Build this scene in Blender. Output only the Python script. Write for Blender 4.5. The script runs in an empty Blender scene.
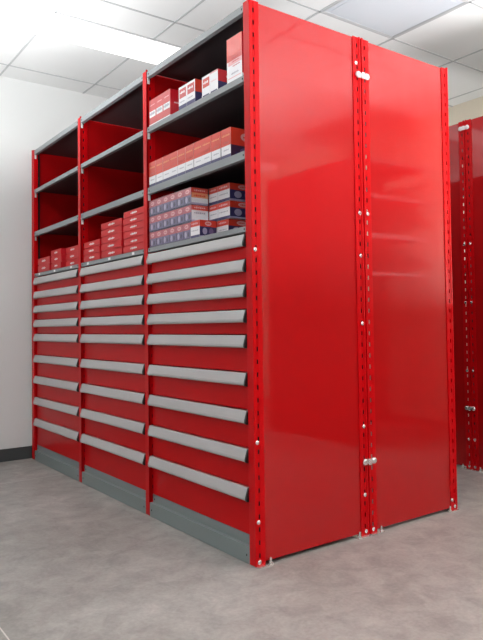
import bpy, bmesh, math, random
from mathutils import Vector, Matrix
random.seed(7)
scene = bpy.context.scene
COL = scene.collection

# ------------------------------------------------------------------ materials
def nodes_of(name):
    m = bpy.data.materials.new(name); m.use_nodes = True
    nt = m.node_tree
    return m, nt, nt.nodes['Principled BSDF']

def mat(name, col, rough=.5, metal=0., spec=.5, coat=0., coat_rough=.1, coat_ior=1.5):
    # painted and printed surfaces
    m, nt, b = nodes_of(name)
    b.inputs['Base Color'].default_value = (*col, 1)
    b.inputs['Roughness'].default_value = rough
    b.inputs['Metallic'].default_value = metal
    b.inputs['Specular IOR Level'].default_value = spec
    b.inputs['Coat Weight'].default_value = coat
    b.inputs['Coat Roughness'].default_value = coat_rough
    b.inputs['Coat IOR'].default_value = coat_ior
    return m

def add_bump(m, scale, strength, dist, detail=2., stretch=None, second=None):
    nt = m.node_tree; b = nt.nodes['Principled BSDF']
    tc = nt.nodes.new('ShaderNodeTexCoord')
    mp = nt.nodes.new('ShaderNodeMapping')
    if stretch: mp.inputs['Scale'].default_value = stretch
    nz = nt.nodes.new('ShaderNodeTexNoise')
    nz.inputs['Scale'].default_value = scale; nz.inputs['Detail'].default_value = detail
    bp = nt.nodes.new('ShaderNodeBump')
    bp.inputs['Strength'].default_value = strength; bp.inputs['Distance'].default_value = dist
    nt.links.new(tc.outputs['Object'], mp.inputs['Vector'])
    nt.links.new(mp.outputs['Vector'], nz.inputs['Vector'])
    nt.links.new(nz.outputs['Fac'], bp.inputs['Height'])
    nt.links.new(bp.outputs['Normal'], b.inputs['Normal'])
    return m

RED = (.455, .0008, .0025)
M = {}
M['red'] = mat('red_powder_paint', (.56, .001, .004), .34, spec=.16)
M['red_panel'] = add_bump(mat('red_panel_paint', RED, .5, spec=.12, coat=1., coat_rough=.05, coat_ior=1.5), 2.4, .5, .036, 1.8, (1, 1, .55))
M['red_drawer'] = add_bump(mat('red_drawer_paint', (.52, .0015, .004), .3, spec=.09), 2.5, .3, .004, 1.)
M['shelf'] = mat('grey_shelf_paint', (.24, .255, .265), .42)
M['shelf_plate'] = mat('dark_shelf_plate', (.035, .026, .028), .5)  # grey shelf steel, blackened to paint in the shade under each shelf
M['back'] = mat('dark_back_sheet', (.030, .022, .024), .55)  # near-black colour stands for the unlit depth of the shelves
M['base'] = mat('grey_base_paint', (.20, .235, .235), .42)
M['handle'] = add_bump(mat('grey_handle_plastic', (.44, .425, .425), .42), 160, .25, .001, 2, (.05, 1, 1))
M['black'] = mat('black_plastic', (.012, .012, .013), .5)
M['hole'] = mat('dark_hole', (.01, .01, .01), .9)
M['steel'] = mat('bright_zinc', (.82, .80, .78), .25, .75)
M['clip'] = mat('pale_clip', (.80, .74, .73), .4)
M['white'] = mat('white_print', (.82, .81, .82), .45)
M['white_card'] = mat('white_card', (.80, .79, .82), .4, coat=.2)
M['navy'] = mat('navy_print', (.035, .03, .12), .35, coat=.3)
M['plum'] = mat('plum_print', (.05, .022, .06), .35, coat=.3)
M['orange_red'] = mat('orange_red_print', (.66, .045, .022), .38, coat=.3)
M['pink_red'] = mat('pink_red_print', (.55, .075, .075), .4, coat=.2)
M['deep_red'] = mat('deep_red_print', (.58, .008, .018), .35, coat=.3)
M['coral'] = mat('coral_card', (.58, .028, .030), .5, spec=.3)
M['coral_light'] = mat('coral_card_light', (.62, .10, .085), .5)
M['grey_print'] = mat('grey_print', (.38, .36, .42), .5)
M['pale_pink'] = mat('pale_pink_print', (.78, .42, .43), .45)
M['pack_pink'] = mat('pack_pink_print', (.50, .085, .12), .4)
M['pack_mauve'] = mat('pack_mauve_print', (.15, .12, .26), .4)
M['pack_dark'] = mat('pack_dark_print', (.04, .035, .10), .4)
M['lilac'] = mat('lilac_print', (.42, .38, .55), .4)
M['orange'] = mat('orange_print', (.80, .30, .13), .45)
M['wall'] = add_bump(mat('white_wall_paint', (.74, .755, .75), .7), 90, .08, .002)
M['beige'] = add_bump(mat('beige_wall_paint', (.88, .79, .64), .7), 90, .08, .002)
M['tile'] = add_bump(mat('mineral_ceiling_tile', (.80, .805, .80), .85), 260, .3, .002, 4)
M['tee'] = mat('ceiling_tee_paint', (.50, .51, .52), .5)
M['tee_edge'] = mat('ceiling_tee_white', (.86, .86, .86), .5)
M['lens'] = add_bump(mat('prismatic_lens', (.62, .655, .71), .25), 220, .4, .002)
M['baseboard'] = mat('rubber_baseboard', (.05, .056, .058), .45)

def emission(name, col, s):
    m = bpy.data.materials.new(name); m.use_nodes = True
    nt = m.node_tree; nt.nodes.clear()
    e = nt.nodes.new('ShaderNodeEmission'); o = nt.nodes.new('ShaderNodeOutputMaterial')
    e.inputs['Color'].default_value = (*col, 1); e.inputs['Strength'].default_value = s
    nt.links.new(e.outputs[0], o.inputs[0]); return m
M['glow'] = emission('lit_diffuser', (1., .985, .96), 2.2)

def film():
    m = bpy.data.materials.new('shrink_film'); m.use_nodes = True
    nt = m.node_tree; nt.nodes.clear()
    t = nt.nodes.new('ShaderNodeBsdfTransparent'); g = nt.nodes.new('ShaderNodeBsdfGlossy')
    d = nt.nodes.new('ShaderNodeBsdfDiffuse'); d.inputs[0].default_value = (.75, .68, .74, 1)
    g.inputs['Roughness'].default_value = .16
    mx = nt.nodes.new('ShaderNodeMixShader'); mx.inputs[0].default_value = .03
    m2 = nt.nodes.new('ShaderNodeMixShader'); m2.inputs[0].default_value = .10
    tc = nt.nodes.new('ShaderNodeTexCoord'); nz = nt.nodes.new('ShaderNodeTexNoise')
    nz.inputs['Scale'].default_value = 28; nz.inputs['Detail'].default_value = 3
    bp = nt.nodes.new('ShaderNodeBump'); bp.inputs['Strength'].default_value = .8; bp.inputs['Distance'].default_value = .006
    o = nt.nodes.new('ShaderNodeOutputMaterial'); L = nt.links.new
    L(tc.outputs['Object'], nz.inputs['Vector']); L(nz.outputs['Fac'], bp.inputs['Height'])
    L(bp.outputs['Normal'], g.inputs['Normal'])
    L(t.outputs[0], mx.inputs[1]); L(d.outputs[0], mx.inputs[2])
    L(mx.outputs[0], m2.inputs[1]); L(g.outputs[0], m2.inputs[2]); L(m2.outputs[0], o.inputs[0])
    return m
M['film'] = film()

def pane():
    m = bpy.data.materials.new('clear_glass'); m.use_nodes = True
    nt = m.node_tree; nt.nodes.clear()
    t = nt.nodes.new('ShaderNodeBsdfTransparent'); t.inputs[0].default_value = (.93, .95, .95, 1)
    g = nt.nodes.new('ShaderNodeBsdfGlossy'); g.inputs['Roughness'].default_value = .02
    x = nt.nodes.new('ShaderNodeMixShader'); x.inputs[0].default_value = .05; o = nt.nodes.new('ShaderNodeOutputMaterial')
    nt.links.new(t.outputs[0], x.inputs[1]); nt.links.new(g.outputs[0], x.inputs[2]); nt.links.new(x.outputs[0], o.inputs[0])
    return m
M['pane'] = pane()

def concrete():
    m, nt, b = nodes_of('polished_concrete'); L = nt.links.new
    tc = nt.nodes.new('ShaderNodeTexCoord')
    def noise(s, d, r=.55, dist=0.):
        n = nt.nodes.new('ShaderNodeTexNoise'); n.inputs['Scale'].default_value = s
        n.inputs['Detail'].default_value = d; n.inputs['Roughness'].default_value = r
        n.inputs['Distortion'].default_value = dist
        L(tc.outputs['Object'], n.inputs['Vector']); return n
    def ramp(n, stops):
        r = nt.nodes.new('ShaderNodeValToRGB'); e = r.color_ramp.elements
        e[0].position, e[0].color = stops[0][0], (*stops[0][1], 1)
        e[1].position, e[1].color = stops[-1][0], (*stops[-1][1], 1)
        for p_, c_ in stops[1:-1]:
            k = e.new(p_); k.color = (*c_, 1)
        L(n.outputs['Fac'], r.inputs['Fac']); return r
    def mix(kind, f, a, c):
        x = nt.nodes.new('ShaderNodeMix'); x.data_type = 'RGBA'; x.blend_type = kind
        if isinstance(f, float): x.inputs[0].default_value = f
        else: L(f, x.inputs[0])
        for s, v in ((6, a), (7, c)):
            if isinstance(v, tuple): x.inputs[s].default_value = (*v, 1)
            else: L(v, x.inputs[s])
        return x.outputs[2]
    big = ramp(noise(1.6, 5, .6, .4), [(.3, (.285, .272, .255)), (.52, (.35, .338, .32)), (.72, (.425, .412, .392))])
    mid = ramp(noise(9, 6, .65, .6), [(.3, (.74, .735, .73)), (.7, (1.14, 1.13, 1.12))])
    fine = ramp(noise(70, 3, .6), [(.3, (.9, .9, .9)), (.7, (1.07, 1.07, 1.07))])
    c = mix('MULTIPLY', 1., big.outputs[0], mid.outputs[0])
    c = mix('MULTIPLY', 1., c, fine.outputs[0])
    # pale sawn control joints: one along the wall, one across the aisle
    sep = nt.nodes.new('ShaderNodeSeparateXYZ'); L(tc.outputs['Object'], sep.inputs[0])
    def line(out, pos, half):
        a = nt.nodes.new('ShaderNodeMath'); a.operation = 'SUBTRACT'; L(out, a.inputs[0]); a.inputs[1].default_value = pos
        d = nt.nodes.new('ShaderNodeMath'); d.operation = 'ABSOLUTE'; L(a.outputs[0], d.inputs[0])
        k = nt.nodes.new('ShaderNodeMath'); k.operation = 'LESS_THAN'; L(d.outputs[0], k.inputs[0]); k.inputs[1].default_value = half
        return k.outputs[0]
    c = mix('MIX', line(sep.outputs['X'], -2.157, .007), c, (.40, .385, .37))
    c = mix('MIX', line(sep.outputs['Y'], -.888, .0022), c, (.60, .57, .54))
    L(c, b.inputs['Base Color'])
    b.inputs['Roughness'].default_value = .45
    b.inputs['Specular IOR Level'].default_value = .35
    bp = nt.nodes.new('ShaderNodeBump'); bp.inputs['Strength'].default_value = .12; bp.inputs['Distance'].default_value = .002
    n = noise(45, 4); L(n.outputs['Fac'], bp.inputs['Height']); L(bp.outputs['Normal'], b.inputs['Normal'])
    return m
M['floor'] = concrete()

# ------------------------------------------------------------------ mesh building
class MB:
    """collects boxes, prisms, discs and quads into one mesh"""
    def __init__(s): s.bm = bmesh.new(); s.mats = []
    def mi(s, m):
        if m not in s.mats: s.mats.append(m)
        return s.mats.index(m)
    def face(s, pts, m):
        f = s.bm.faces.new([s.bm.verts.new(p) for p in pts]); f.material_index = s.mi(m); return f
    def box(s, x0, x1, y0, y1, z0, z1, m):
        v = [s.bm.verts.new((x, y, z)) for x in (x0, x1) for y in (y0, y1) for z in (z0, z1)]
        k = s.mi(m)
        for q in ((0, 1, 3, 2), (4, 6, 7, 5), (0, 4, 5, 1), (2, 3, 7, 6), (0, 2, 6, 4), (1, 5, 7, 3)):
            s.bm.faces.new([v[i] for i in q]).material_index = k
        return s
    def prism_x(s, prof, x0, x1, m):
        """closed (y,z) profile swept along x, with end caps"""
        a = [s.bm.verts.new((x0, y, z)) for y, z in prof]; b = [s.bm.verts.new((x1, y, z)) for y, z in prof]
        n = len(prof); k = s.mi(m)
        for i in range(n):
            j = (i + 1) % n
            s.bm.faces.new([a[i], a[j], b[j], b[i]]).material_index = k
        s.bm.faces.new(a[::-1]).material_index = k; s.bm.faces.new(b).material_index = k
        return s
    def disc_x(s, x, y, z, r, t, m, dirn=1, n=10):
        """short domed cylinder along x (a bolt head)"""
        k = s.mi(m); rings = []
        for dx, rr in ((0, r), (t * .6, r), (t, r * .55)):
            rings.append([s.bm.verts.new((x + dirn * dx, y + rr * math.cos(2 * math.pi * i / n), z + rr * math.sin(2 * math.pi * i / n))) for i in range(n)])
        for p, q in zip(rings, rings[1:]):
            for i in range(n):
                j = (i + 1) % n; s.bm.faces.new([p[i], p[j], q[j], q[i]]).material_index = k
        s.bm.faces.new(rings[-1]).material_index = k; s.bm.faces.new(rings[0][::-1]).material_index = k
        return s
    def cyl_z(s, x, y, z0, z1, r, m, n=10):
        k = s.mi(m)
        a = [s.bm.verts.new((x + r * math.cos(2 * math.pi * i / n), y + r * math.sin(2 * math.pi * i / n), z0)) for i in range(n)]
        b = [s.bm.verts.new((v.co.x, v.co.y, z1)) for v in a]
        for i in range(n):
            j = (i + 1) % n; s.bm.faces.new([a[i], a[j], b[j], b[i]]).material_index = k
        s.bm.faces.new(a[::-1]).material_index = k; s.bm.faces.new(b).material_index = k
        return s
    def build(s, name, parent=None, loc=(0, 0, 0), bevel=0., rot=0.):
        bmesh.ops.recalc_face_normals(s.bm, faces=s.bm.faces)
        me = bpy.data.meshes.new(name); s.bm.to_mesh(me); s.bm.free()
        for m in s.mats: me.materials.append(m)
        o = bpy.data.objects.new(name, me); COL.objects.link(o)
        o.location = loc; o.rotation_euler.z = rot
        if parent is not None: o.parent = parent
        if bevel:
            b = o.modifiers.new('bevel', 'BEVEL'); b.width = bevel; b.segments = 2; b.limit_method = 'ANGLE'
        return o

def tag(o, label=None, cat=None, group=None, kind=None):
    if label: o['label'] = label
    if cat: o['category'] = cat
    if group: o['group'] = group
    if kind: o['kind'] = kind
    return o

def thing(name, label, cat, loc=(0, 0, 0), rz=0., group=None):
    o = bpy.data.objects.new(name, None); COL.objects.link(o)
    o.empty_display_size = .1
    o.location = loc; o.rotation_euler.z = rz
    return tag(o, label, cat, group)

# ------------------------------------------------------------------ the room
CZ = 2.73; XL, XR, YF, YB = -2.85, 5.6, 2.965, -4.6
def struct(mb, name, parent=None, bevel=0.):
    o = mb.build(name, parent, bevel=bevel)
    if parent is None: o['kind'] = 'structure'
    return o
b = MB(); b.box(XL - .1, XR + .1, YB - .1, YF + .1, -.1, 0, M['floor']); struct(b, 'floor')
b = MB(); b.box(XL - .1, XL, YB - .1, YF + .1, 0, CZ + .1, M['wall']); struct(b, 'wall_left')
def windowed(axis, name, pos, outer, lo, hi, wins, z0, z1):
    """a wall with window openings; wins are spans along it"""
    b = MB()
    def bx(a0, a1, q0, q1):
        if axis == 'x': b.box(pos, outer, a0, a1, q0, q1, M['wall'])
        else: b.box(a0, a1, outer, pos, q0, q1, M['wall'])
    bx(lo, hi, 0, z0); bx(lo, hi, z1, CZ + .1)
    edges = [lo] + [e for w_ in wins for e in w_] + [hi]
    for i in range(0, len(edges), 2): bx(edges[i], edges[i + 1], z0, z1)
    struct(b, name)
def window(n, axis, pos, a0, a1, z0, z1):  # added out of view to let fill light into the room
    t = bpy.data.objects.new(f'window_{n}', None); COL.objects.link(t); t['kind'] = 'structure'
    mid = (a0 + a1) / 2; half = (a1 - a0) / 2
    t.location = (pos, mid, z0) if axis == 'x' else (mid, pos, z0)
    h = z1 - z0
    def bar(b, p0, p1, q0, q1, t0, t1, m):
        if axis == 'x': b.box(t0, t1, p0, p1, q0, q1, m)
        else: b.box(p0, p1, t0, t1, q0, q1, m)
    b = MB(); f = .05
    for p0, p1, q0, q1 in ((-half, half, 0, f), (-half, half, h - f, h), (-half, -half + f, f, h - f), (half - f, half, f, h - f), (-.02, .02, f, h - f)):
        bar(b, p0, p1, q0, q1, -.03, .03, M['white'])
    b.build('window_frame', t)
    for p0, p1 in ((-half + f, -.02), (.02, half - f)):
        b = MB(); bar(b, p0, p1, f, h - f, -.003, .003, M['pane']); b.build('window_pane', t)
    ld = bpy.data.lights.new('window_portal', 'AREA'); ld.shape = 'RECTANGLE'; ld.size = a1 - a0; ld.size_y = h
    ld.cycles.is_portal = True
    lo_ = bpy.data.objects.new('window_portal', ld); COL.objects.link(lo_)
    lo_.location = t.location + Vector((.12 if axis == 'x' else 0, 0 if axis == 'x' else -.12, h / 2))
    lo_.rotation_euler = (math.pi / 2, 0, math.pi / 2) if axis == 'x' else (-math.pi / 2, math.pi, math.pi)
WZ0, WZ1 = .75, 2.45
RW = [(-4.1, -2.2), (-2.0, -.1), (.1, 2.0)]  # spans of the unseen windows added for fill light
NW = [(.6, 2.6), (2.9, 4.9)]
windowed('x', 'wall_right', XR, XR + .1, YB - .1, YF + .1, RW, WZ0, WZ1)
b = MB(); b.box(XL, XR, YF, YF + .1, 0, CZ + .1, M['beige']); struct(b, 'wall_far')
windowed('y', 'wall_near', YB, YB - .1, XL, XR, NW, WZ0, WZ1)
for i, (a0, a1) in enumerate(RW): window(i + 1, 'x', XR + .05, a0, a1, WZ0, WZ1)
for i, (a0, a1) in enumerate(NW): window(i + 4, 'y', YB - .05, a0, a1, WZ0, WZ1)
def skirting(name, x0, x1, y0, y1):
    b = MB(); b.box(x0, x1, y0, y1, 0, .088, M['baseboard']); struct(b, name, bevel=.003)
skirting('baseboard_left', XL, XL + .008, YB, YF)
skirting('baseboard_far', XL + .008, XR, YF - .008, YF)

# ceiling openings: two rows of strip lights running down the room, one square panel
STRIP_X = [(-1.985, -1.65), (3.80, 4.136)]
STRIP_Y = [-3.8 + 1.2 * i for i in range(6)]          # six fixtures to a row
PANEL = (-.74, -.143, .997, 1.5995)
tees_x = [-2.612, -1.985, -1.65, -1.36, -.74, -.143, .457, 1.1, 1.70, 2.3, 2.9, 3.5, 3.8, 4.136, 4.8]
tees_y = [YB + .2 + .0] + [-.208 + .6025 * k for k in range(-7, 6)]
tees_y = sorted(set(round(v, 3) for v in tees_y))
def holed_ceiling():
    b = MB()
    holes = [(x0, x1, STRIP_Y[0], STRIP_Y[-1] + 1.2) for x0, x1 in STRIP_X] + [PANEL]
    xs = sorted({XL, XR} | {h[0] for h in holes} | {h[1] for h in holes})
    ys = sorted({YB, YF} | {h[2] for h in holes} | {h[3] for h in holes})
    for i in range(len(xs) - 1):
        for j in range(len(ys) - 1):
            cx, cy = (xs[i] + xs[i + 1]) / 2, (ys[j] + ys[j + 1]) / 2
            if any(h[0] < cx < h[1] and h[2] < cy < h[3] for h in holes): continue
            b.box(xs[i], xs[i + 1], ys[j], ys[j + 1], CZ, CZ + .02, M['tile'])
    b.box(XL - .1, XR + .1, YB - .1, YF + .1, CZ + .1, CZ + .15, M['tile'])
    return struct(b, 'ceiling')
ceil = holed_ceiling()
g = MB()
HW = .0065
def clipped(axis, pos, lo, hi):
    """tee runs broken where a fixture opening interrupts them"""
    segs = [(lo, hi)]
    if axis == 'y':
        cuts = STRIP_X
    else:
        cuts = []
    for c0, c1 in cuts:
        out = []
        for s0, s1 in segs:
            if c1 <= s0 or c0 >= s1: out.append((s0, s1)); continue
            if s0 < c0: out.append((s0, c0))
            if c1 < s1: out.append((c1, s1))
        segs = out
    return segs
for x in tees_x:
    g.box(x - HW, x + HW, YB, YF, CZ - .003, CZ + .001, M['tee'])
for y in tees_y:
    if not YB < y < YF: continue
    for s0, s1 in clipped('y', y, XL, XR):
        g.box(s0, s1, y - HW, y + HW, CZ - .003, CZ + .001, M['tee'])
grid = g.build('ceiling_grid', ceil)

n_l = 0
def strip_light(x0, x1, y0, label, group):
    t = thing('ceiling_light', label, 'ceiling light', ((x0 + x1) / 2, y0 + .6, CZ), 0, group)
    w, l = (x1 - x0) / 2 - .008, .598
    b = MB()
    b.box(-w, w, -l, l, .06, .07, M['white']); b.box(-w, -w + .012, -l, l, -.002, .06, M['white']); b.box(w - .012, w, -l, l, -.002, .06, M['white'])
    b.box(-w + .012, w - .012, -l, -l + .004, -.002, .06, M['white']); b.box(-w + .012, w - .012, l - .004, l, -.002, .06, M['white'])
    b.build('housing', t)
    b = MB(); prof = [(-w + .013, .004), (-w + .02, -.020), (-w + .05, -.036), (0, -.042), (w - .05, -.036), (w - .02, -.020), (w - .013, .004)]
    k0, k1 = -l + .005, l - .005
    A = [b.bm.verts.new((x, k0, z)) for x, z in prof]; B = [b.bm.verts.new((x, k1, z)) for x, z in prof]; mi = b.mi(M['glow'])
    for i in range(len(prof)):
        j = (i + 1) % len(prof); b.bm.faces.new([A[i], A[j], B[j], B[i]]).material_index = mi
    b.bm.faces.new(A[::-1]).material_index = mi; b.bm.faces.new(B).material_index = mi
    b.build('diffuser', t)
near = 'linear ceiling lights near the white wall'
far = 'linear ceiling lights over the open floor'
for i, y in enumerate(STRIP_Y):
    lab = 'lit strip ceiling light in the row above the red shelving'
    strip_light(*STRIP_X[0], y, lab, near)
    strip_light(*STRIP_X[1], y, 'lit white strip ceiling light over the open floor right of the red cabinets', far)
# square translucent panel
t = thing('ceiling_panel', 'square blue-grey translucent ceiling panel with a raised rim above the red side panels', 'ceiling panel',
          ((PANEL[0] + PANEL[1]) / 2, (PANEL[2] + PANEL[3]) / 2, CZ))
w, l = .290, .293
b = MB()
for (x0, x1, y0, y1) in ((-w, w, -l, -l + .012), (-w, w, l - .012, l), (-w, -w + .012, -l + .012, l - .012), (w - .012, w, -l + .012, l - .012)):
    b.box(x0, x1, y0, y1, -.003, .03, M['tee'])
b.build('rim', t, bevel=.003)
b = MB(); b.box(-w + .012, w - .012, -l + .012, l - .012, .001, .007, M['lens']); b.box(-w + .04, w - .04, -l + .04, l - .04, -.001, .001, M['lens']); b.build('lens', t)

# ------------------------------------------------------------------ cabinets
W, D, H, PW = .917, .60, 2.21, .05
SH = [(2.174, 2.203), (1.896, 1.921), (1.586, 1.618)]      # shelf lips: bottom, top
WORK = (1.297, 1.318)
DT = [1.290, 1.190, 1.090, .990, .890, .741, .593, .444, .294]
DR = [(b_ + .001, t_) for t_, b_ in zip(DT, DT[1:] + [.106])]

def slotted_flange(b, x0, x1, y0, y1, m, mirror=False, phase=0.):
    """a strip in the yz plane with a row of real slots through it"""
    c = y0 + .020 if not mirror else y1 - .020
    h = .0036
    b.box(x0, x1, y0, c - h, 0.004, H, m); b.box(x0, x1, c + h, y1, 0.004, H, m)
    z = .004; k = 0; s = .034 + phase
    while s + .018 < H - .01:
        b.box(x0, x1, c - h, c + h, z, s, m); z = s + .018; s += .0495; k += 1
    b.box(x0, x1, c - h, c + h, z, H, m)

def post(parent, side, rear, d, w, bolts=(), feet=True, wide=False):
    """angle post: flat face flange plus slotted side flange; side +1 is the right end of the unit"""
    b = MB()
    xo = 0. if side > 0 else -w - PW
    xi = xo - side * .042
    xa, xb = sorted((xo, xo - side * .0025))
    y0, y1 = (0., .046) if not rear else (d - .046, d)
    slotted_flange(b, xa, xb, y0, y1, M['red'], mirror=rear)
    ya, yb = ((.0, .003) if not rear else (d - .003, d))
    fx0, fx1 = sorted((xo - side * .0025, xi))
    b.box(fx0, fx1, ya, yb, .004, H, M['red'])
    # inner return and a black sheet painting the shade inside the hollow
    rx0, rx1 = sorted((xi, xi + side * .0025))
    ry0, ry1 = (.003, .03) if not rear else (d - .03, d - .003)
    b.box(rx0, rx1, ry0, ry1, .004, H, M['red'])
    wx0, wx1 = sorted((xo - side * .026, xo - side * .028))
    b.box(wx0, wx1, ry0, (y1 if not rear else d - .003), .004, H, M['hole'])
    # rolled bead on the outer corner
    bx0, bx1 = sorted((xo - side * .004, xo + side * (.0025 if wide else 0)))
    if not rear: b.box(bx0, bx1, -.0015, .008, .004, H + .006, M['red'])
    else: b.box(bx0, bx1, d - .010, d - .0005, .004, H + .003, M['red'])
    p = b.build('post', parent, bevel=.0012)
    yc = .0195 if not rear else d - .0195
    for z, dy in bolts:
        k = MB(); k.disc_x(xo + side * .0005, yc + dy, z, .0085, .006, M['steel'], side)
        k.build('bolt', p)
    if feet:
        k = MB()
        fx = xo + side * .002
        a0, a1 = sorted((xo - side * .04, xo + side * (.016 if wide else 0)))
        yy0, yy1 = (.004, .075) if not rear else (d - .075, d - .004)
        k.box(a0, a1, yy0, yy1, 0, .004, M['steel'])
        bx_ = xo + side * (.008 if wide else -.015); by_ = yy0 + .06 if not rear else yy0 + .012
        k.cyl_z(bx_, by_, .004, .030, .005, M['steel']); k.cyl_z(bx_, by_, .004, .011, .0085, M['steel'], 6)
        k.build('foot_plate', p)
    return p

HANDLE = [(0, .049), (-.010, .049), (-.014, .0475), (-.021, .026), (-.0245, .013), (-.0245, .006), (-.022, .001), (-.017, -.001), (-.012, .001), (-.006, .020), (0, .022)]
CAP = [(.001, .0505), (-.011, .0505), (-.0155, .0485), (-.0225, .0265), (-.0262, .0132), (-.0262, .005), (-.023, -.001), (-.017, -.0028), (.001, -.002)]

def shelf_part(parent, z0, z1, w, d, name='shelf', left=False, right=False):
    x0, x1 = -w + .001, -.038
    b = MB()
    b.box(x0, x1, .002, .004, z0, z1, M['shelf'])                 # front lip
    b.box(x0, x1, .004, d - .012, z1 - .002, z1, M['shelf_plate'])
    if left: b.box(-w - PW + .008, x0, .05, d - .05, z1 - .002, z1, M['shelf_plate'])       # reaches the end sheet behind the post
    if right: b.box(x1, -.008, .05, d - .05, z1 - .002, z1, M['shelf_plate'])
    b.box(x0, x1, .004, .022, z0, z0 + .002, M['shelf'])          # folded return under the lip
    for fx in (x0 + .018, x1 - .016):                            # bolt holes at the lip's ends
        b.box(fx - .003, fx + .003, .0012, .003, (z0 + z1) / 2 - .004, (z0 + z1) / 2 + .004, M['hole'])
    return b.build(name, parent)

def make_cabinet(label, loc, rz=0., w=W, d=D, right=True, left=False, full=True, group=None, wide=True, bolts_f=(), bolts_r=(), tags=True):
    t = thing('storage_cabinet', label, 'cabinet', loc, rz, group)
    for side, on in ((1, right), (-1, left)):
        if not on: continue
        post(t, side, False, d, w, bolts_f, wide=wide)
        post(t, side, True, d, w, bolts_r, wide=wide)
        xo = 0. if side > 0 else -w - PW
        xa, xb = sorted((xo - side * .004, xo - side * .007))
        b = MB(); b.box(xa, xb, .030, d - .030, .016, H - .004, M['red_panel'])
        b.build('side_panel', t)
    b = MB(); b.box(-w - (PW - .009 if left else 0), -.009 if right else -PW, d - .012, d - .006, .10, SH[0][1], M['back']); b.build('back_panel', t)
    for z0, z1 in SH:
        s = shelf_part(t, z0, z1, w, d, left=left, right=right)
        c = MB()                                                  # pale shelf clip at the left post
        c.box(-w + .001, -w + .0035, .004, .016, z0 - .030, z0 - .001, M['clip'])
        c.box(-w + .0035, -w + .008, .004, .010, z0 - .010, z0 - .001, M['clip'])
        c.build('shelf_clip', s)
    s = shelf_part(t, *WORK, w, d, 'worktop', left, right)
    if tags:
        for f in (.13, .50, .86):
            c = MB(); x = -w + f * (w - PW)
            c.box(x - .014, x + .014, .0002, .0022, WORK[0] + .004, WORK[1] - .004, M['white']); c.build('label_holder', s)
    b = MB()                                                      # plinth: proud kick plate, ledge, recessed strip
    b.box(-w + .001, -.039, .001, .004, .002, .068, M['base'])
    b.box(-w + .001, -.039, .004, .020, .064, .068, M['base'])
    b.box(-w + .001, -.039, .018, .021, .068, .107, M['base'])
    for fx in (-w + .02, -PW - .014):
        b.box(fx - .003, fx + .003, .0004, .002, .030, .038, M['hole'])
        b.box(fx - .003, fx + .003, .0172, .019, .080, .088, M['hole'])
    b.build('plinth', t)
    if full:
        for z0, z1 in DR:
            b = MB(); x0, x1 = -w + .008, -.046
            b.box(x0, x1, .016, .034, z0 + .002, z1 - .0015, M['red_drawer'])
            b.box(x0 + .01, x1 - .01, .034, d - .05, z0 + .008, z1 - .02, M['red_drawer'])
            dr = b.build('drawer', t, bevel=.0015)
            h = MB(); h.prism_x([(y + .016, z + z1 - .050) for y, z in HANDLE], x0 + .004, x1 - .008, M['handle'])
            h.build('handle', dr, bevel=.0015)
            for cx0, cx1 in ((x0 - .003, x0 + .004), (x1 - .008, x1 + .001)):
                c = MB(); c.prism_x([(y + .016, z + z1 - .050) for y, z in CAP], cx0, cx1, M['black'] if cx0 > -.5 * w else M['handle'])
                c.build('handle_cap', dr)
    return t

def joining_clip(label, x, y, z, m, axis):
    """saddle that ties two neighbouring posts together, on a face looking along +x or -y"""
    c = MB(); c.box(0, .010, -.028, .028, -.010, .012, M[m])
    c.box(.010, .016, -.010, .010, -.014, .014, M[m])
    for yy in (-.026, .026): c.disc_x(.003, yy, .001, .015, .013, M[m])
    o = c.build('joining_clip', None, (x, y, z), bevel=.003, rot=0 if axis == 'x' else -math.pi / 2)
    return tag(o, label, 'clip')
joining_clip('pale clip tying the two posts together near the top of the big red side', .0026, D + .003, 2.036, 'clip', 'x')
joining_clip('grey clip tying the two posts together near the floor on the big red side', .0026, D + .003, .322, 'steel', 'x')
ROW = 'red drawer cabinets in the long row'
make_cabinet('nearest red drawer cabinet, its upper shelves filled with red, white and blue boxes', (0, 0, 0), group=ROW,
             bolts_f=((1.222, -.006), (.475, -.008), (.172, -.007), (.02, -.004)),
             bolts_r=((1.417, -.004), (1.227, -.002), (.927, 0), (.476, -.002), (.18, -.002), (2.09, -.01), (.022, 0)), tags=False)
make_cabinet('middle red drawer cabinet with six, five and three high piles of flat red boxes', (-W, 0, 0), group=ROW, wide=False)
make_cabinet('furthest red drawer cabinet, next to the white wall, with low piles of red boxes', (-2 * W, 0, 0), group=ROW, left=True, wide=False)
make_cabinet('red cabinet back to back behind the nearest one, showing its plain side panel',
             (-W - PW, 2 * D + .006, 0), math.pi, right=False, left=True, full=False, bolts_f=((.055, .02), (.02, .0)), bolts_r=((1.417, 0), (.022, 0)), tags=False)
FW = .86
FY = 1.98
joining_clip('white clip near the top of the far red cabinets by the beige wall', -.491, FY - .0026, 2.16, 'clip', 'y')
joining_clip('grey clip low on the far red cabinets by the beige wall', -.491, FY - .0026, .385, 'steel', 'y')
BOLTS = ((1.42, 0), (1.05, 0), (.62, 0), (.19, 0), (.022, 0))
make_cabinet('red cabinet against the beige wall, left one of the pair glimpsed behind the row', (-.494 - D, FY, 0), -math.pi / 2, w=FW, full=False, bolts_f=BOLTS, bolts_r=BOLTS, tags=False)
make_cabinet('red cabinet against the beige wall, cut by the right edge of the picture', (-.488 + D, FY + FW + PW, 0), math.pi / 2, w=FW, right=False, left=True, full=False, bolts_f=BOLTS, bolts_r=BOLTS, tags=False)
make_cabinet('red cabinet further along the beige wall, seen only mirrored in the glossy side panel', (1.45, FY, 0), -math.pi / 2, w=FW, full=False, tags=False, group='red cabinets mirrored in the side panel')
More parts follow.
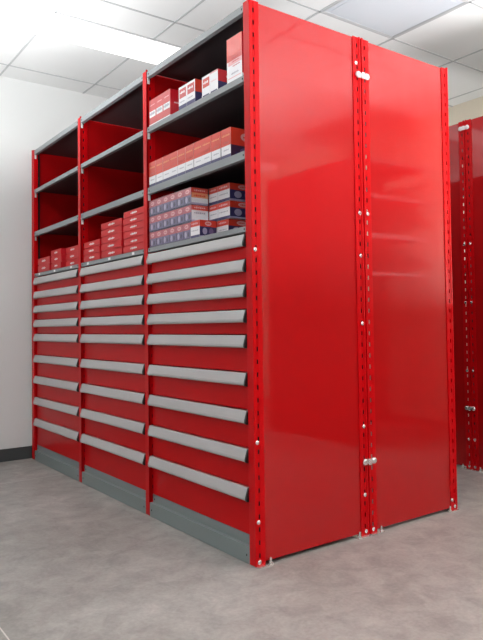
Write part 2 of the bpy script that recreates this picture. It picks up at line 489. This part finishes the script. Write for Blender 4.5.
make_cabinet('red cabinet further along the beige wall, seen only mirrored in the glossy side panel', (1.456 + 2 * D, FY + FW + PW, 0), math.pi / 2, w=FW, right=False, left=True, full=False, tags=False, group='red cabinets mirrored in the side panel')

# ------------------------------------------------------------------ boxes on the shelves
class Carton:
    """card box, origin at the middle of its base; prints lie just proud of the card"""
    def __init__(s, w, d, h, m): s.w, s.d, s.h = w, d, h; s.b = MB(); s.b.box(-w / 2, w / 2, -d / 2, d / 2, 0, h, M[m]); s.lv = {'f': 0, 's': 0}
    def pr(s, side, u0, u1, v0, v1, m, e=1):
        o = .0004 * e
        if side == 'f':
            x0, x1 = -s.w / 2 + u0 * s.w, -s.w / 2 + u1 * s.w; y = -s.d / 2 - o
            s.b.face([(x0, y, v0 * s.h), (x1, y, v0 * s.h), (x1, y, v1 * s.h), (x0, y, v1 * s.h)], M[m])
        else:
            y0, y1 = -s.d / 2 + u0 * s.d, -s.d / 2 + u1 * s.d; x = s.w / 2 + o
            s.b.face([(x, y0, v0 * s.h), (x, y1, v0 * s.h), (x, y1, v1 * s.h), (x, y0, v1 * s.h)], M[m])
    def oval(s, side, u, v, ru, rv, m, e=2, n=14):
        o = .0004 * e; pts = []
        for i in range(n):
            a = 2 * math.pi * i / n; uu, vv = u + ru * math.cos(a), v + rv * math.sin(a)
            pts.append((-s.w / 2 + uu * s.w, -s.d / 2 - o, vv * s.h) if side == 'f' else (s.w / 2 + o, -s.d / 2 + uu * s.d, vv * s.h))
        s.b.face(pts, M[m])
    def script(s, side, u0, u1, v, hv, m, n=6, e=3):
        """a line of small letter-like strokes (illegible in the photograph)"""
        st = (u1 - u0) / n
        for i in range(n):
            a = u0 + i * st; k = (.55, 1, .7, .9, .6, .8, .65)[i % 7]
            s.pr(side, a, a + st * .72, v - hv * .4 * k, v + hv * .6 * k, m, e)
    def done(s, name, label, loc, group, rot=0., cat='box'):
        o = s.b.build(name, None, loc, rot=rot)
        return tag(o, label, cat, group)

def red_tall():
    c = Carton(.074, .16, .132, 'pink_red')
    c.pr('f', 0, 1, 0, .07, 'white'); c.pr('f', .06, .94, .33, .56, 'white'); c.script('f', .12, .88, .45, .12, 'grey_print', 5)
    c.script('f', .15, .85, .78, .05, 'pale_pink', 5, 1)
    c.pr('s', 0, 1, 0, 1, 'deep_red'); c.pr('s', 0, 1, 0, .06, 'white', 2); c.pr('s', .12, .5, .50, .55, 'pale_pink', 2); c.pr('s', .45, .8, .46, .51, 'pale_pink', 2)
    return c
def pink_white(wd):
    c = Carton(wd, .16, .108, 'white_card')
    c.pr('f', .08, .92, .50, .90, 'pink_red'); c.script('f', .15, .8, .72, .1, 'white', 4); c.script('f', .12, .8, .33, .06, 'grey_print', 5)
    c.pr('f', 0, 1, 0, .2, 'navy')
    c.pr('s', 0, 1, .48, 1, 'orange_red'); c.oval('s', .5, .72, .22, .14, 'white'); c.pr('s', 0, 1, 0, .48, 'navy'); c.pr('s', .2, .75, .14, .34, 'lilac', 2)
    return c
def white_box(wd, pink):
    c = Carton(wd, .16, .092, 'white_card')
    if pink: c.pr('f', .1, .95, .45, .88, 'coral_light'); c.script('f', .2, .85, .66, .12, 'white', 4)
    else: c.pr('f', 0, 1, .93, 1, 'pale_pink'); c.script('f', .15, .85, .55, .05, 'pale_pink', 6)
    c.pr('f', .1, .9, 0, .1, 'navy')
    c.pr('s', 0, 1, .45, 1, 'deep_red'); c.oval('s', .45, .72, .2, .13, 'pale_pink'); c.pr('s', 0, 1, 0, .45, 'navy')
    return c
def column_box():
    c = Carton(.112, .2, .186, 'white_card')
    c.pr('f', 0, 1, .60, 1, 'orange_red'); c.pr('f', 0, 1, .48, .60, 'coral_light'); c.pr('f', .1, 1, .38, .48, 'pale_pink')
    c.script('f', .35, .8, .52, .03, 'deep_red', 6); c.script('f', .35, .85, .44, .03, 'deep_red', 7); c.script('f', .4, .9, .34, .03, 'deep_red', 7)
    c.script('f', .3, .8, .18, .04, 'grey_print', 7); c.pr('f', .05, .95, .09, .11, 'pale_pink')
    c.pr('s', 0, 1, .1, 1, 'deep_red'); c.pr('s', 0, 1, 0, .1, 'white_card')
    return c
def upright():
    c = Carton(.0735, .145, .124, 'white_card')
    c.pr('f', 0, 1, .42, 1, 'orange_red'); c.script('f', .08, .92, .76, .07, 'orange', 6); c.pr('f', .3, .8, .50, .56, 'coral_light')
    c.script('f', .25, .85, .27, .05, 'grey_print', 6); c.pr('f', 0, 1, 0, .12, 'navy')
    c.pr('s', 0, 1, .42, 1, 'orange_red'); c.oval('s', .55, .72, .22, .15, 'pale_pink'); c.script('s', .42, .68, .71, .1, 'orange_red', 4)
    c.pr('s', 0, 1, 0, .42, 'plum'); c.pr('s', .15, .8, .08, .2, 'navy', 2); c.oval('s', .55, .24, .25, .13, 'pack_mauve')
    return c
def part_box(wd, dp=.20, h=.076):
    c = Carton(wd, dp, h, 'white_card')
    c.pr('f', 0, 1, .66, 1, 'orange_red'); c.script('f', .12, .85, .82, .12, 'pale_pink', 5); c.script('f', .12, .88, .42, .07, 'grey_print', 6)
    c.pr('f', 0, 1, 0, .16, 'navy'); c.pr('f', 0, .018, 0, 1, 'grey_print', 3)
    c.pr('s', 0, 1, .62, 1, 'orange_red'); c.oval('s', .5, .81, .2, .13, 'pale_pink'); c.script('s', .38, .62, .8, .1, 'orange_red', 4)
    c.pr('s', 0, 1, 0, .62, 'navy'); c.oval('s', .3, .36, .14, .2, 'lilac'); c.oval('s', .68, .36, .14, .2, 'pack_mauve'); c.pr('s', 0, 1, .0, .1, 'lilac', 2)
    return c
def flat_red(wd, h, dp=.24):
    c = Carton(wd, dp, h, 'coral')
    c.b.bm.free(); c.b = MB()
    c.b.box(-wd / 2, wd / 2, -dp / 2, dp / 2, h * .14, h, M['coral'])               # lid
    c.b.box(-wd / 2 + .004, wd / 2 - .004, -dp / 2 + .004, dp / 2 - .004, 0, h * .14, M['coral'])   # tray below it
    c.script('f', .36, .68, .54, .30, 'white', 5); c.pr('s', 0, 1, .14, 1, 'deep_red')
    return c

def box_top(z): return z + .0004
YFR = .009                                                       # fronts stand this far behind the lip
z = box_top(SH[1][1]); G = 'boxes on the top shelf'
for i, (x, w_) in enumerate(((-.868, 'leftmost'), (-.793, 'middle'), (-.718, 'rightmost'))):
    red_tall().done('carton', f'tall red box, {w_} of three at the left end of the upper shelf', (x, YFR + .08, z), G)
for i, (x, w_) in enumerate(((-.559, 'left'), (-.483, 'right'))):
    pink_white(.075).done('carton', f'{w_} one of two pink and white boxes with blue foot on the upper shelf', (x, YFR + .08, z), G)
white_box(.066, True).done('carton', 'white box with a pink front patch on the upper shelf', (-.351, YFR + .08, z), G)
white_box(.066, False).done('carton', 'plain white fronted box with red and navy side on the upper shelf', (-.284, YFR + .08, z), G)
column_box().done('carton', 'tallest red and white box standing upright against the right post', (-.1225, YFR + .10, z), G)

z = box_top(SH[2][1]); n = 10
ords = ['first', 'second', 'third', 'fourth', 'fifth', 'sixth', 'seventh', 'eighth', 'ninth', 'tenth']
for i in range(n):
    x = -.912 + .0377 + i * .0750 + (.006 if i == 9 else 0)
    upright().done('carton', f'orange-red and white upright box, {ords[i]} from the left in the row of ten', (x, YFR + .0725 + random.uniform(-.001, .001), z),
                   'row of ten upright boxes', random.uniform(-.008, .008))

# shrink-wrapped packs on the worktop
def wrapped_pack(w, d, h, label, loc):
    t = thing('shrink_wrapped_pack', label, 'pack', loc, 0, 'shrink-wrapped packs on the near worktop')
    c = Carton(w, d, h, 'pack_mauve')
    n = 6
    c.pr('f', 0, 1, .56, 1, 'pack_pink')
    for i in range(n):
        u = (i + .5) / n
        c.oval('f', u, .78, .045, .13, 'pale_pink'); c.script('f', u - .03, u + .03, .77, .1, 'pack_pink', 3)
        c.pr('f', i / n + .010, i / n + .030, .1, .55, 'pack_dark'); c.oval('f', u - .02, .30, .026, .19, 'lilac'); c.oval('f', u + .042, .28, .020, .15, 'pack_dark')
        c.pr('f', i / n - .0015 if i else 0, i / n + .0015, 0, 1, 'pack_dark', 3)
    c.pr('f', 0, 1, 0, .07, 'pack_dark')
    c.pr('s', 0, 1, .70, 1, 'orange_red'); c.pr('s', 0, 1, .40, .70, 'orange' if 'top' in label else 'white_card'); c.pr('s', 0, 1, 0, .40, 'white_card')
    c.script('s', .15, .85, .84, .1, 'pale_pink', 6); c.script('s', .15, .85, .52, .12, 'orange_red' if 'top' in label else 'grey_print', 6); c.pr('s', 0, 1, 0, .1, 'lilac', 2)
    o = c.b.build('cartons', t)
    b = MB(); e = .0025; b.box(-w / 2 - e, w / 2 + e * .4, -d / 2 - e, d / 2 + e, .0005, h + e, M['film'])
    f = b.build('plastic_wrap', t)
    return t
z0 = box_top(WORK[1]); ph = .0785
for k, lab in enumerate(('bottom', 'middle', 'top')):
    xw = .424 if k else .412
    wrapped_pack(xw, .085, .0745, f'{lab} shrink-wrapped pack of pink and mauve boxes in the pile by the left post', (-.912 + xw / 2, YFR + .0425, z0 + k * ph))
pz = [z0, z0 + .0785, z0 + .157]
GP = 'red, white and blue boxes on the near worktop'
part_box(.080, .085).done('carton', 'box beside the bottom wrapped pack, standing forward at the shelf edge', (-.4565, YFR + .0425, z0), GP)
part_box(.088, .14).done('carton', 'bottom box of the right-hand pile, half hidden by the shelf lip', (-.372, YFR + .162, z0), GP)
for k, lab in ((1, 'middle'), (2, 'top')):
    part_box(.077, .14).done('carton', f'box in the {lab} layer next to the wrapped packs, set back from the edge', (-.4515, YFR + .162, pz[k]), GP)
    part_box(.098, .14).done('carton', f'box in the {lab} layer nearest the right post, navy and red side showing', (-.363, YFR + .162, pz[k]), GP)
part_box(.077, .14).done('carton', 'box hidden behind the forward one in the bottom layer of the near worktop', (-.4545, YFR + .162, z0), GP)

# flat red boxes: piles of three, five and six on the middle worktop, low piles by the wall
def pile(x, wd, h, n, y, where, group, ords_):
    for k in range(n):
        lab = f'flat red box, {ords_[k]} {where}'
        flat_red(wd, h).done('flat_box', lab, (x + random.uniform(-.004, .004), y + .123 + random.uniform(-.002, .002), z0 + k * (h + .0006)), group, random.uniform(-.008, .008))
def up(n): return {1: ['alone in'], 2: ['lower of', 'upper of'], 3: ['bottom of', 'middle of', 'top of'],
                   5: ['bottom of', 'second from bottom of', 'middle of', 'second from top of', 'top of'],
                   6: ['bottom of', 'second from bottom of', 'third from bottom of', 'third from top of', 'second from top of', 'top of']}[n]
GR = 'flat red boxes on the middle worktop'
pile(-1.689, .250, .0395, 3, YFR, 'the three-high pile on the middle cabinet', GR, up(3))
pile(-1.4, .285, .0395, 5, YFR, 'the five-high pile on the middle cabinet', GR, up(5))
pile(-1.108, .255, .0365, 6, YFR, 'the six-high pile on the middle cabinet', GR, up(6))
GL = 'flat red boxes by the white wall'
pile(-2.583, .250, .050, 2, YFR, 'the two-high pile nearest the white wall', GL, up(2))
pile(-2.322, .195, .043, 3, YFR, 'the forward three-high pile on the furthest cabinet', GL, up(3))
pile(-2.095, .240, .043, 3, YFR + .03, 'the set-back pile at the right of the furthest cabinet', GL, up(3))

# ------------------------------------------------------------------ camera
def cam_axes(yaw, pitch, roll):
    cy, sy = math.cos(yaw), math.sin(yaw)
    f = Vector((-sy * math.cos(pitch), cy * math.cos(pitch), math.sin(pitch)))
    r = Vector((cy, sy, 0)); u = r.cross(f)
    return r * math.cos(roll) + u * math.sin(roll), -r * math.sin(roll) + u * math.cos(roll), f
r, u, f = cam_axes(.89487, .0336, -.0155)
cd = bpy.data.cameras.new('camera'); co = bpy.data.objects.new('camera', cd); COL.objects.link(co)
co.matrix_world = Matrix(((r.x, u.x, -f.x, 2.12421), (r.y, u.y, -f.y, -1.44534), (r.z, u.z, -f.z, .9273), (0, 0, 0, 1)))
cd.sensor_fit = 'HORIZONTAL'; cd.sensor_width = 36
cd.lens = 662.515 / 483 * 36
cd.shift_x = -63.134 / 483; cd.shift_y = -17.76 / 483
cd.clip_start = .02
scene.camera = co

# ------------------------------------------------------------------ light and colour
wd = bpy.data.worlds.new('world'); scene.world = wd; wd.use_nodes = True
wd.node_tree.nodes['Background'].inputs[0].default_value = (.9, .95, 1, 1)
wd.node_tree.nodes['Background'].inputs[1].default_value = .22
# added fill lamps without bodies, turned up to brighten the ceiling
def bounce_fill(x, y, z, size, power, col=(.965, .985, 1)):
    l = bpy.data.lights.new('strobe_light', 'AREA'); l.shape = 'DISK'; l.size = size; l.energy = power; l.color = col
    o = bpy.data.objects.new('strobe_light', l); COL.objects.link(o); o.location = (x, y, z); o.rotation_euler = (math.pi, 0, 0)
bounce_fill(2.4, 1.0, 1.1, .8, 125)
bounce_fill(2.6, -2.2, 1.1, .8, 130)
bounce_fill(-1.6, 2.35, 1.2, .5, 10)  # added behind the cabinets to brighten the far corner
bounce_fill(-1.5, -1.0, 1.85, .7, 48)
bounce_fill(.75, 2.3, 1.0, .6, 60)  # added between the far cabinets to brighten the beige wall
vs = scene.view_settings
vs.view_transform = 'Standard'; vs.look = 'None'; vs.gamma = 1; vs.use_curve_mapping = False
vs.exposure = -.08
scene.cycles.use_denoising = True
scene.cycles.diffuse_bounces = 6; scene.cycles.max_bounces = 12
